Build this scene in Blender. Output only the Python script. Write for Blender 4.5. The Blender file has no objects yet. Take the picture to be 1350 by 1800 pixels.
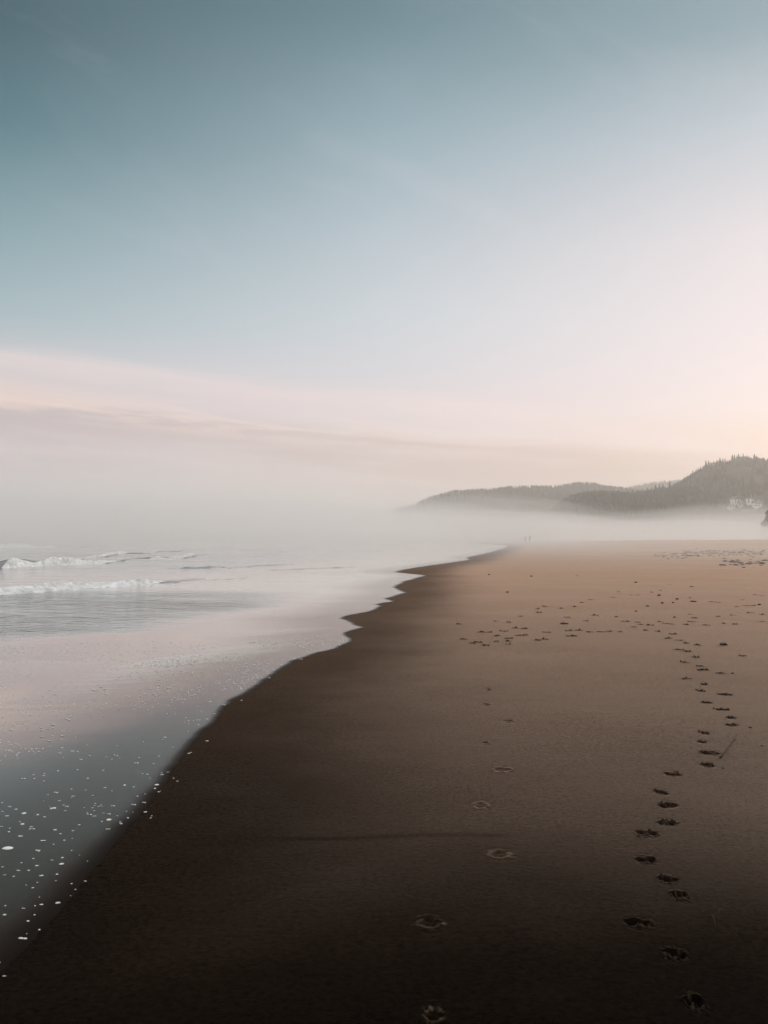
import bpy, bmesh, math, random
import numpy as np
from mathutils import Vector, Matrix

random.seed(7)
rng = np.random.default_rng(11)
SC = bpy.context.scene
COL = SC.collection
R = math.radians

# ------------------------------------------------------------------ camera
F, CX, CY, HOR, EYE = 1400.0, 675.0, 900.0, 945.0, 1.6     # photograph pixels (1350 x 1800)
PITCH = math.atan((HOR - CY) / F)
cam_data = bpy.data.cameras.new('camera')
cam_data.sensor_fit = 'VERTICAL'; cam_data.sensor_height = 24.0
cam_data.lens = F / 1800.0 * 24.0
cam_data.clip_start = 0.05; cam_data.clip_end = 30000
cam = bpy.data.objects.new('camera', cam_data); COL.objects.link(cam)
cam.location = (0, 0, EYE); cam.rotation_euler = (R(90) + PITCH, 0, 0)
SC.camera = cam

# ------------------------------------------------------------------ render / exposure
SC.view_settings.view_transform = 'Standard'; SC.view_settings.look = 'None'
SC.view_settings.exposure = 0.0; SC.view_settings.gamma = 1.0
cy = SC.cycles
cy.max_bounces = 28; cy.diffuse_bounces = 3; cy.glossy_bounces = 3; cy.volume_bounces = 24
cy.transparent_max_bounces = 16
cy.use_denoising = True
cy.denoiser = 'OPENIMAGEDENOISE'
cy.use_adaptive_sampling = True; cy.adaptive_threshold = 0.012

SUN_AZ, SUN_EL = R(40), R(9)                                # azimuth clockwise from the view direction (+Y)

# ------------------------------------------------------------------ node helpers
def lin(c):
    f = lambda v: (v / 12.92 if v <= 0.04045 else ((v + 0.055) / 1.055) ** 2.4)
    return tuple(f(x / 255.0) for x in c) + (1.0,)

class NT:
    def __init__(s, tree): s.t = tree; s.n = tree.nodes; s.l = tree.links
    def new(s, typ, **kw):
        n = s.n.new(typ)
        for k, v in kw.items(): setattr(n, k, v)
        return n
    def put(s, sock, v):
        if hasattr(v, 'is_output'): s.l.new(v, sock)
        elif v is not None: sock.default_value = v
    def math(s, op, a, b=None, c=None, clamp=False):
        n = s.new('ShaderNodeMath', operation=op, use_clamp=clamp)
        s.put(n.inputs[0], a); s.put(n.inputs[1], b)
        if c is not None: s.put(n.inputs[2], c)
        return n.outputs[0]
    def mapr(s, v, a, b, c=0.0, d=1.0, smooth=True):
        n = s.new('ShaderNodeMapRange', interpolation_type='SMOOTHSTEP' if smooth else 'LINEAR')
        s.put(n.inputs[0], v)
        for i, x in zip((1, 2, 3, 4), (a, b, c, d)): s.put(n.inputs[i], x)
        return n.outputs[0]
    def mix(s, f, a, b, blend='MIX'):
        n = s.new('ShaderNodeMix', data_type='RGBA', blend_type=blend)
        s.put(n.inputs[0], f); s.put(n.inputs[6], a); s.put(n.inputs[7], b)
        return n.outputs[2]
    def ramp(s, f, stops, interp='LINEAR'):
        n = s.new('ShaderNodeValToRGB'); r = n.color_ramp; r.interpolation = interp
        while len(r.elements) < len(stops): r.elements.new(0.5)
        for e, (p, c) in zip(r.elements, stops):
            e.position = p; e.color = c if len(c) == 4 else tuple(c) + (1,)
        s.put(n.inputs[0], f)
        return n.outputs[0]
    def noise(s, vec, scale, detail=4, rough=0.55, dist=0.0):
        n = s.new('ShaderNodeTexNoise'); s.put(n.inputs['Vector'], vec)
        n.inputs['Scale'].default_value = scale; n.inputs['Detail'].default_value = detail
        n.inputs['Roughness'].default_value = rough; n.inputs['Distortion'].default_value = dist
        return n.outputs['Fac']
    def comb(s, x, y, z):
        n = s.new('ShaderNodeCombineXYZ')
        for i, v in enumerate((x, y, z)): s.put(n.inputs[i], v)
        return n.outputs[0]

# ------------------------------------------------------------------ world: dusk sky with a sloping pink cloud bank
world = bpy.data.worlds.new('World'); SC.world = world; world.use_nodes = True
W = NT(world.node_tree); W.n.clear()
tc = W.new('ShaderNodeTexCoord')
sep = W.new('ShaderNodeSeparateXYZ'); W.l.new(tc.outputs['Generated'], sep.inputs[0])
dx, dy, dz = sep.outputs
elev = W.math('MULTIPLY', W.math('ARCSINE', dz), 180 / math.pi)
hl = W.math('SQRT', W.math('ADD', W.math('MULTIPLY', dx, dx), W.math('ADD', W.math('MULTIPLY', dy, dy), 1e-6)))
nx = W.math('DIVIDE', dx, hl)
side = W.math('ADD', 0.5, W.math('MULTIPLY', nx, 1.15), clamp=True)
E0, E1 = -5.0, 70.0
ef = W.math('DIVIDE', W.math('SUBTRACT', elev, E0), E1 - E0, clamp=True)
def stops(lst): return [((e - E0) / (E1 - E0), lin(c)) for e, c in lst]
LEFT = [(-2, (192, 193, 193)), (0.5, (194, 195, 195)), (3.5, (199, 190, 191)), (6.5, (204, 191, 193)), (9, (210, 196, 199)),
        (11.3, (205, 202, 207)), (14.3, (166, 187, 194)), (19.3, (132, 163, 172)), (25.6, (74, 117, 129)),
        (30.8, (48, 88, 100)), (36, (44, 82, 95)), (50, (290, 290, 290)), (70, (300, 298, 295))]
RIGHT = [(-2, (196, 184, 176)), (0.5, (204, 190, 182)), (3, (226, 205, 192)), (4.8, (243, 212, 198)), (6.5, (250, 224, 213)),
         (8.5, (248, 231, 228)), (11.3, (244, 230, 231)), (14.3, (239, 228, 231)), (19.3, (229, 221, 225)),
         (25.6, (191, 200, 208)), (31, (142, 164, 173)), (36, (128, 152, 163)), (50, (290, 290, 290)), (70, (300, 298, 295))]
MID = [(-2, (198, 190, 187)), (0.5, (204, 194, 190)), (3.9, (212, 199, 195)), (6.7, (222, 207, 204)), (9.1, (228, 216, 218)), (12.3, (214, 214, 220)),
       (15.8, (203, 211, 217)), (21.3, (180, 194, 203)), (28, (139, 165, 176)), (33.5, (98, 130, 141)), (36, (86, 118, 130)), (50, (290, 290, 290)), (70, (300, 298, 295))]  # highest stops of all three ramps: unseen zenith added bright, to light the mist
sideL = W.math('MULTIPLY', side, 2.0, clamp=True)
sideR = W.math('SUBTRACT', W.math('MULTIPLY', side, 2.0), 1.0, clamp=True)
skyc = W.mix(sideR, W.mix(sideL, W.ramp(ef, stops(LEFT)), W.ramp(ef, stops(MID))), W.ramp(ef, stops(RIGHT)))
# cloud bank: a soft pink veil whose top falls from upper left to the right, over a mauve bank with a bright upper rim
az = W.math('MULTIPLY', W.math('ARCSINE', nx), 180 / math.pi)
azp = W.math('MAXIMUM', az, 0.0)
L1 = W.math('SUBTRACT', W.math('SUBTRACT', 10.2, W.math('MULTIPLY', az, 0.065)), W.math('MULTIPLY', W.math('MULTIPLY', azp, azp), 0.0048))
L2 = W.math('SUBTRACT', 7.6, W.math('MULTIPLY', az, 0.078))
v1 = W.math('SUBTRACT', elev, L1); v2 = W.math('SUBTRACT', elev, L2)
n1 = W.noise(W.comb(W.math('MULTIPLY', az, 0.055), W.math('MULTIPLY', v2, 0.45), 3.1), 1.0, 6, 0.55, 0.25)
n2 = W.noise(W.comb(W.math('MULTIPLY', az, 0.11), W.math('MULTIPLY', v2, 1.1), 8.7), 1.0, 6, 0.6, 0.3)
nn = W.math('ADD', W.math('MULTIPLY', W.math('SUBTRACT', n1, 0.5), 2.0), W.math('MULTIPLY', W.math('SUBTRACT', n2, 0.5), 0.9))
v1 = W.math('ADD', v1, nn); v2 = W.math('ADD', v2, W.math('MULTIPLY', nn, 0.55))
def g(x): return (x, x, x)
veil = W.math('MULTIPLY', W.mapr(v1, 0.9, -0.6, 0.0, 0.55), W.mapr(n2, 0.3, 0.65, 0.55, 1.0))
skyc = W.mix(veil, skyc, W.mix(side, lin((228, 212, 212)), lin((252, 232, 229))))
rim = W.ramp(W.math('DIVIDE', W.math('ADD', v1, 3.0), 5.0, clamp=True), [(0.0, g(0)), (0.40, g(0.0)), (0.58, g(0.45)), (0.78, g(0.0)), (1.0, g(0))])
skyc = W.mix(W.math('MULTIPLY', rim, W.mapr(az, -34, 20, 1.0, 0.2, False)), skyc, lin((248, 226, 222)))
bank = W.ramp(W.math('DIVIDE', W.math('ADD', v2, 7.0), 8.0, clamp=True), [(0.0, g(0.0)), (0.35, g(0.35)), (0.62, g(0.85)), (0.78, g(0.80)), (0.90, g(0.0)), (1.0, g(0))])
bank = W.math('MULTIPLY', bank, W.mapr(n1, 0.34, 0.60, 0.35, 1.0))
skyc = W.mix(bank, skyc, W.mix(side, lin((198, 182, 184)), lin((224, 195, 181))))
strk = W.ramp(W.math('DIVIDE', W.math('ADD', v2, 2.5), 4.0, clamp=True), [(0.0, g(0)), (0.22, g(0.0)), (0.52, g(1.0)), (0.68, g(0.45)), (0.88, g(0.0))])
strk = W.math('MULTIPLY', W.math('MULTIPLY', strk, W.mapr(n2, 0.42, 0.55, 0.05, 1.0)), W.mapr(az, -30, 12, 1.0, 0.12, False))
skyc = W.mix(strk, skyc, W.mix(side, lin((244, 218, 206)), lin((253, 232, 222))))
low = W.ramp(W.math('DIVIDE', W.math('ADD', v2, 5.0), 4.0, clamp=True), [(0.0, g(0)), (0.35, g(0.5)), (0.60, g(0.0)), (1.0, g(0))])
skyc = W.mix(W.math('MULTIPLY', W.math('MULTIPLY', low, W.mapr(n2, 0.42, 0.62)), W.mapr(az, -30, 0, 0.9, 0.0, False)), skyc, lin((232, 214, 212)))
# faint high wisps in the upper right
n3 = W.noise(W.comb(W.math('MULTIPLY', W.math('SUBTRACT', az, W.math('MULTIPLY', elev, 1.4)), 0.035), W.math('MULTIPLY', W.math('ADD', elev, W.math('MULTIPLY', az, 0.45)), 0.14), 1.7), 1.0, 6, 0.6, 0.5)
wisp = W.math('MULTIPLY', W.mapr(n3, 0.46, 0.72, 0.0, 0.09), W.mapr(elev, 10, 18))
skyc = W.mix(wisp, skyc, lin((226, 222, 226)))
bg1 = W.new('ShaderNodeBackground'); W.l.new(skyc, bg1.inputs[0]); bg1.inputs[1].default_value = 1.0
sky = W.new('ShaderNodeTexSky', sky_type='NISHITA', sun_disc=False, sun_elevation=SUN_EL, sun_rotation=SUN_AZ)
bg2 = W.new('ShaderNodeBackground'); W.l.new(sky.outputs[0], bg2.inputs[0]); bg2.inputs[1].default_value = 0.004
ad = W.new('ShaderNodeAddShader'); W.l.new(bg1.outputs[0], ad.inputs[0]); W.l.new(bg2.outputs[0], ad.inputs[1])
wo = W.new('ShaderNodeOutputWorld'); W.l.new(ad.outputs[0], wo.inputs[0])

# ------------------------------------------------------------------ sun (low, behind the haze, to the right)
sl = bpy.data.lights.new('sun', 'SUN'); sl.energy = 1.4; sl.angle = R(14); sl.color = (1.0, 0.80, 0.62)
sun = bpy.data.objects.new('sun', sl); COL.objects.link(sun)
sd = Vector((math.sin(SUN_AZ) * math.cos(SUN_EL), math.cos(SUN_AZ) * math.cos(SUN_EL), math.sin(SUN_EL)))
sun.rotation_euler = sd.to_track_quat('Z', 'Y').to_euler(); sun.location = (60, 60, 40)

# ------------------------------------------------------------------ geometry helpers
def sstep(a, b, x):
    t = np.clip((np.asarray(x, float) - a) / (b - a), 0, 1); return t * t * (3 - 2 * t)

def _h(ix, iy, seed):
    n = (ix.astype(np.int64) * 374761393 + iy.astype(np.int64) * 668265263 + seed * 1442695041) & 0xFFFFFFFF
    n = ((n ^ (n >> 13)) * 1274126177) & 0xFFFFFFFF
    return ((n ^ (n >> 16)) & 0xFFFF) / 65535.0
def vnoise(x, y, seed=0):
    x, y = np.broadcast_arrays(np.asarray(x, float), np.asarray(y, float))
    ix, iy = np.floor(x), np.floor(y); fx, fy = x - ix, y - iy
    fx = fx * fx * (3 - 2 * fx); fy = fy * fy * (3 - 2 * fy)
    a, b = _h(ix, iy, seed), _h(ix + 1, iy, seed); c, d = _h(ix, iy + 1, seed), _h(ix + 1, iy + 1, seed)
    return (a * (1 - fx) + b * fx) * (1 - fy) + (c * (1 - fx) + d * fx) * fy
def fbm(x, y, seed=0, o=4):
    s, a, t = 0.0, 1.0, 0.0
    for k in range(o):
        s = s + a * (vnoise(x * 2 ** k, y * 2 ** k, seed + k * 17) - 0.5); t += a; a *= 0.5
    return s / t * 2

def mesh_np(name, verts, faces, smooth=True):
    me = bpy.data.meshes.new(name)
    verts = np.asarray(verts, dtype=np.float32)
    if isinstance(faces, np.ndarray):
        nf, k = faces.shape
        me.vertices.add(len(verts)); me.vertices.foreach_set('co', verts.ravel())
        me.loops.add(nf * k); me.polygons.add(nf)
        me.loops.foreach_set('vertex_index', faces.astype(np.int32).ravel())
        me.polygons.foreach_set('loop_start', np.arange(0, nf * k, k, dtype=np.int32))
        me.update(calc_edges=True)
    else:
        me.from_pydata([tuple(map(float, v)) for v in verts], [], [tuple(map(int, f)) for f in faces]); me.update()
    me.polygons.foreach_set('use_smooth', np.full(len(me.polygons), smooth)); me.update()
    return me
def grid_faces(nr, nc):
    i = np.arange(nr - 1)[:, None] * nc + np.arange(nc - 1)[None, :]
    return np.stack([i, i + 1, i + nc + 1, i + nc], -1).reshape(-1, 4)
def obj(name, me, mat=None, parent=None):
    o = bpy.data.objects.new(name, me); COL.objects.link(o)
    if mat is not None and me is not None and not me.materials: me.materials.append(mat)
    if parent is not None: o.parent = parent
    return o
def tag(o, label=None, cat=None, group=None, kind=None):
    if label: o['label'] = label
    if cat: o['category'] = cat
    if group: o['group'] = group
    if kind: o['kind'] = kind
    return o
def empty(name, loc=(0, 0, 0), rz=0.0):
    o = bpy.data.objects.new(name, None); COL.objects.link(o); o.location = loc; o.rotation_euler = (0, 0, rz)
    o.empty_display_size = 0.1
    return o
def attr(me, name, vals):
    a = me.attributes.new(name, 'FLOAT', 'POINT'); a.data.foreach_set('value', np.asarray(vals, np.float32).ravel())

def pixdir(u, v):
    cp, sp = math.cos(PITCH), math.sin(PITCH)
    return np.array([u - CX, F * cp + (v - CY) * sp, F * sp - (v - CY) * cp])
def hit(u, v, hf, t0=1.0, t1=4000.0):
    """where the line of sight through a photograph pixel meets the height function"""
    d = pixdir(u, v) / F
    lo, hi = t0, t1
    for n in (700, 60, 60):
        t = np.geomspace(lo, hi, n); P = d[None] * t[:, None]
        below = EYE + P[:, 2] <= hf(P[:, 0], P[:, 1])
        i = int(np.argmax(below)) if below.any() else n - 1
        lo, hi = t[max(i - 1, 0)], t[i]
    q = d * (lo + hi) / 2
    return q[0], q[1], float(hf(q[:1], q[1:2])[0])

# ------------------------------------------------------------------ shoreline (measured water's edge, as real ground positions)
SHORE_PX = [(-260, 1990), (-60, 1790), (0, 1712), (60, 1650), (110, 1590), (150, 1540), (200, 1480), (250, 1425), (290, 1375), (310, 1342), (350, 1290),
            (400, 1240), (450, 1205), (493, 1178), (517, 1162), (550, 1151), (597, 1140), (617, 1128), (622, 1122), (613, 1114), (642, 1103), (613, 1093),
            (603, 1088), (610, 1083), (650, 1076), (677, 1066), (663, 1062), (702, 1057), (682, 1053), (703, 1047), (720, 1042), (708, 1037),
            (697, 1032), (717, 1022), (757, 1011.5), (727, 1009), (698, 1005.5), (733, 998), (783, 991), (830, 984), (823, 980), (860, 972), (877, 967), (893, 962), (905, 959)]
_sy, _sx = [], []
for u, v in SHORE_PX:
    t = EYE * F / (v - HOR) ; d = pixdir(u, v); k = EYE / -d[2]
    _sy.append(d[1] * k); _sx.append(d[0] * k)
_sy += [260, 700, 1500, 2600, 6500]; _sx += [26, 30, 45, 40, -200]
_sy = np.array([-6000.0, -20.0] + _sy); _sx = np.array([-200.0, -9.0] + _sx)
def shore(Y): return np.interp(Y, _sy, _sx)

# ------------------------------------------------------------------ sand height
LEDGE_Y = 4.29
def sand_h(X, Y):
    X = np.asarray(X, float); Y = np.asarray(Y, float)
    s = X - shore(Y)
    z = 1.22 * sstep(55, 122, Y) * sstep(16, 62, X) * (1 - 0.35 * sstep(130, 240, Y))
    z = z + 0.012 * fbm(X * 0.45, Y * 0.45, 5, 3) * sstep(0.3, 2.5, s) * (1 - sstep(40, 90, Y))
    z = z + 0.10 * fbm(X * 0.10, Y * 0.16, 9, 4) * sstep(28, 60, Y) * sstep(3, 14, s)
    z = z + 0.0008 * fbm(X * 4.1, Y * 6.0, 21, 3) * sstep(0.05, 0.5, s) * (1 - sstep(12, 20, Y))
    # low swash ledge left by an earlier wave
    yl = Y - LEDGE_Y - 0.03 * np.sin(X * 2.1) - 0.012 * np.sin(X * 7)
    z = z + 0.0030 * sstep(-0.006, 0.045, yl) * (1 - sstep(0.035, 0.40, yl)) * sstep(-0.9, -0.3, X) * (1 - sstep(0.55, 0.75, X))
    # sea floor
    z = z - np.clip(-s, 0, None) * 0.07
    return np.maximum(z, -2.0)

# ------------------------------------------------------------------ materials
def principled(name):
    m = bpy.data.materials.new(name); m.use_nodes = True
    T = NT(m.node_tree); b = T.n['Principled BSDF']
    return m, T, b

def mat_sand():
    m, T, b = principled('sand')
    geo = T.new('ShaderNodeNewGeometry'); pos = geo.outputs['Position']
    A = lambda n: T.new('ShaderNodeAttribute', attribute_name=n).outputs['Fac']
    wet, stir_shade, lit_paint = A('wet'), A('stir_shade'), A('lit_paint')
    big = T.noise(pos, 0.35, 4, 0.55); mid = T.noise(pos, 2.3, 5, 0.6)
    fine = T.noise(pos, 38, 8, 0.86); grain = T.noise(pos, 420, 2, 0.6)
    flat = T.new('ShaderNodeMapping'); flat.inputs['Scale'].default_value = (0.5, 1.4, 1); T.l.new(pos, flat.inputs[0])
    lines = T.noise(flat.outputs[0], 1.1, 5, 0.6)
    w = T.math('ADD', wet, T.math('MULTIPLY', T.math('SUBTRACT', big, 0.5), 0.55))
    w = T.math('ADD', w, T.math('MULTIPLY', T.math('SUBTRACT', mid, 0.5), 0.18))
    w = T.math('ADD', w, T.math('MULTIPLY', T.math('SUBTRACT', lines, 0.5), 0.14), clamp=True)
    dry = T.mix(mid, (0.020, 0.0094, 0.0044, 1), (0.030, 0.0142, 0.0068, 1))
    wet_vignette_col = (0.0033, 0.0024, 0.0016, 1)  # damp shoreline sand, also the painted foreground darkening
    col = T.mix(w, dry, wet_vignette_col)
    col = T.mix(1.0, col, T.ramp(fine, [(0.30, g(0.30)), (0.5, g(0.95)), (0.70, g(1.9))]), 'MULTIPLY')
    col = T.mix(T.mapr(grain, 0.66, 0.74, 0, 0.35), col, (0.11, 0.08, 0.055, 1))
    col = T.mix(T.math('MULTIPLY', stir_shade, 0.66), col, (0.0040, 0.0028, 0.0020, 1))  # shade inside the hollows and damp turned sand, both put into colour
    col = T.mix(T.math('MULTIPLY', lit_paint, 0.7), col, (0.10, 0.068, 0.046, 1))  # lit rims and crumbs of the footprints, painted as paler sand
    T.put(b.inputs['Base Color'], col)
    b.inputs['Roughness'].default_value = 0.7
    T.put(b.inputs['Specular IOR Level'], T.mapr(w, 0, 1, 0.07, 0.0))
    sh = T.mapr(w, 0, 1, 0.84, 0.30)
    sh = T.math('MULTIPLY', sh, T.ramp(fine, [(0.36, g(0.15)), (0.5, g(0.85)), (0.60, g(1.0))]))
    sh = T.math('MULTIPLY', sh, T.math('SUBTRACT', 1.0, T.math('MULTIPLY', stir_shade, 0.66)))
    T.put(b.inputs['Sheen Weight'], sh)
    b.inputs['Sheen Roughness'].default_value = 0.24
    b.inputs['Sheen Tint'].default_value = (1.0, 0.74, 0.56, 1)
    bm = T.new('ShaderNodeBump'); bm.inputs['Strength'].default_value = 0.5; bm.inputs['Distance'].default_value = 0.006
    T.put(bm.inputs['Height'], fine)
    T.put(b.inputs['Normal'], bm.outputs[0])
    return m

def mat_water():
    m, T, b = principled('sea_water')
    pos = T.new('ShaderNodeNewGeometry').outputs['Position']
    A = lambda n: T.new('ShaderNodeAttribute', attribute_name=n).outputs['Fac']
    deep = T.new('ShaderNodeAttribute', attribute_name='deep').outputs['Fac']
    film = T.new('ShaderNodeAttribute', attribute_name='film').outputs['Fac']
    chop = T.new('ShaderNodeAttribute', attribute_name='chop').outputs['Fac']
    blot = T.noise(pos, 1.2, 5, 0.6)
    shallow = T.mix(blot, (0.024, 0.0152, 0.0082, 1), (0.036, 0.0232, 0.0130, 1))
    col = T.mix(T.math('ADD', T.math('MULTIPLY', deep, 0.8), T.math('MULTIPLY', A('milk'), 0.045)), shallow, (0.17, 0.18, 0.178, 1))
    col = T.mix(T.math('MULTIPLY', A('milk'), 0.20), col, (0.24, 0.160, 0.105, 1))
    col = T.mix(film, (0.0098, 0.0066, 0.0046, 1), col)
    T.put(b.inputs['Base Color'], col)
    T.put(b.inputs['Roughness'], T.math('ADD', T.mapr(film, 0, 1, 0.45, 0.06), T.math('MULTIPLY', deep, 0.10)))
    b.inputs['IOR'].default_value = 1.31
    T.put(b.inputs['Specular IOR Level'], T.mapr(film, 0.0, 1.0, 0.03, 0.5))
    b.inputs['Specular Tint'].default_value = (1.0, 0.90, 0.80, 1)
    T.put(b.inputs['Coat Weight'], T.new('ShaderNodeAttribute', attribute_name='sheet').outputs['Fac'])
    b.inputs['Coat Roughness'].default_value = 0.05; b.inputs['Coat IOR'].default_value = 1.42
    st = T.new('ShaderNodeMapping'); st.inputs['Scale'].default_value = (0.62, 1.0, 1.0); T.l.new(pos, st.inputs[0])
    h = T.math('ADD', T.math('MULTIPLY', T.noise(st.outputs[0], 2.6, 4, 0.6, 0.6), 1.0), T.math('MULTIPLY', T.noise(st.outputs[0], 9, 4, 0.65), 0.35))
    bm = T.new('ShaderNodeBump'); bm.inputs['Distance'].default_value = 0.30
    T.put(bm.inputs['Strength'], chop); T.put(bm.inputs['Height'], h)
    T.put(b.inputs['Normal'], bm.outputs[0]); T.put(b.inputs['Coat Normal'], bm.outputs[0])
    return m

def mat_simple(name, c1, c2, scale, rough=0.8, bump=0.4, dist=0.02, spec=0.3):
    m, T, b = principled(name)
    pos = T.new('ShaderNodeNewGeometry').outputs['Position']
    n = T.noise(pos, scale, 5, 0.6)
    T.put(b.inputs['Base Color'], T.mix(T.mapr(n, 0.3, 0.7), c1 + (1,), c2 + (1,)))
    b.inputs['Roughness'].default_value = rough; b.inputs['Specular IOR Level'].default_value = spec
    if bump:
        bm = T.new('ShaderNodeBump'); bm.inputs['Strength'].default_value = bump; bm.inputs['Distance'].default_value = dist
        T.put(bm.inputs['Height'], T.noise(pos, scale * 4, 4, 0.6)); T.put(b.inputs['Normal'], bm.outputs[0])
    return m

M_SAND = mat_sand()
M_WATER = mat_water()
M_FOAM = mat_simple('foam_white', (0.62, 0.60, 0.56), (0.82, 0.81, 0.78), 60, 0.6, 0.8, 0.004)
M_SURF = mat_simple('surf_foam', (0.58, 0.60, 0.60), (0.93, 0.93, 0.92), 4, 0.7, 0.8, 0.06)
M_CONIFER = mat_simple('conifer_needles', (0.050, 0.042, 0.026), (0.115, 0.092, 0.058), 0.09, 0.9, 0, 0, 0.1)
M_BARK = mat_simple('bark', (0.05, 0.035, 0.025), (0.09, 0.07, 0.05), 2, 0.9, 0, 0, 0.1)
M_SCRUB = mat_simple('scrub', (0.060, 0.052, 0.034), (0.115, 0.098, 0.066), 0.03, 0.95, 0, 0, 0.1)
M_ROCK = mat_simple('stone', (0.03, 0.025, 0.02), (0.08, 0.065, 0.05), 30, 0.7, 0.5, 0.01)
M_TWIG = mat_simple('twig_bark', (0.018, 0.011, 0.007), (0.05, 0.03, 0.02), 90, 0.8, 0.5, 0.002)
M_WRACK = mat_simple('wrack_weed', (0.05, 0.033, 0.02), (0.11, 0.075, 0.048), 6, 0.8, 0.6, 0.02)

# ------------------------------------------------------------------ footprints and pebbles: measured positions
def z5(l): return [(800 + x / 2.4545, 920 + y / 2.456) for x, y in l]
def z7(l): return [(800 + x / 2.4545, 1180 + y / 2.453) for x, y in l]
def z8(l): return [(700 + x / 2.077, 1440 + y / 2.078) for x, y in l]
NEAR_TRACK = z7([(1192, 200), (1195, 232), (1078, 265), (1064, 303), (1100, 352), (1088, 404), (936, 442), (887, 519), (916, 573), (915, 652), (828, 702)]) + \
    z8([(907, 147), (985, 221), (1032, 281), (888, 382), (1010, 492), (1083, 668)])
RIGHT_TRACK = z5([(940, 478), (922, 497), (965, 505), (1000, 518), (1045, 526), (967, 546), (1005, 554), (1036, 577), (995, 600), (1057, 617), (1072, 634),
                  (1000, 671), (1077, 695), (1058, 723), (1085, 774), (1150, 648), (1242, 572), (1165, 740), (1150, 803)])
MID_BAND = z5([(704, 296), (757, 310), (790, 310), (850, 298), (886, 290), (677, 320), (1010, 322), (1022, 274), (925, 264), (1107, 338), (1134, 341), (1294, 309),
               (1326, 313), (1239, 330), (1217, 360), (1260, 356), (1288, 356), (548, 342), (587, 330), (516, 360), (458, 367), (388, 359), (360, 370), (360, 386),
               (282, 401), (604, 397), (700, 404), (788, 427), (1018, 393), (1035, 409), (1135, 402), (1203, 397), (1275, 386), (1325, 394), (178, 422), (232, 428),
               (480, 406), (566, 422), (735, 424), (772, 448), (800, 437), (840, 440), (887, 425), (910, 433), (935, 435), (1000, 437), (1018, 425),
               (1083, 440), (1160, 432), (1212, 436), (1320, 424), (115, 470), (210, 466), (148, 470), (180, 486), (259, 452), (300, 455), (396, 471), (490, 463),
               (533, 462), (580, 469), (630, 469), (665, 467), (715, 468), (825, 462), (880, 467), (37, 500), (75, 518), (100, 514), (130, 527), (176, 510), (232, 510), (228, 522),
               (235, 497), (278, 484), (306, 483), (355, 505), (388, 501), (490, 487), (512, 486), (527, 226), (1335, 170), (15, 435)])
PALE = z7([(100, 30), (143, 78), (135, 143), (230, 214), (132, 308), (200, 425), (112, 578)]) + z8([(370, 128), (118, 380), (135, 715)])
PEBBLES = z5([(147, 222), (329, 229), (226, 298), (780, 256), (880, 312), (958, 328), (940, 343), (894, 345), (1313, 352), (831, 358), (780, 380), (946, 406), (1197, 648)]) + \
    z7([(1157, 418), (1160, 705), (1325, 322), (1275, 243)])
CLODS = z5([(466, 434), (1024, 338)])

PRINTS = []                                                 # (x, y, z, half width, half depth, style, tier)
def add_prints(lst, style, tier, w):
    for u, v in lst:
        x, y, z = hit(u, v, sand_h)
        k = rng.uniform(0.62, 1.18)
        PRINTS.append([x, y, z, w * k, w * rng.uniform(0.85, 1.25), style, tier])
add_prints(NEAR_TRACK, 'dark', 'near', 0.078)
add_prints(RIGHT_TRACK, 'dark', 'right', 0.085)
add_prints(MID_BAND, 'dark', 'mid', 0.090)
add_prints(PALE, 'pale', 'pale', 0.10)

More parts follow.
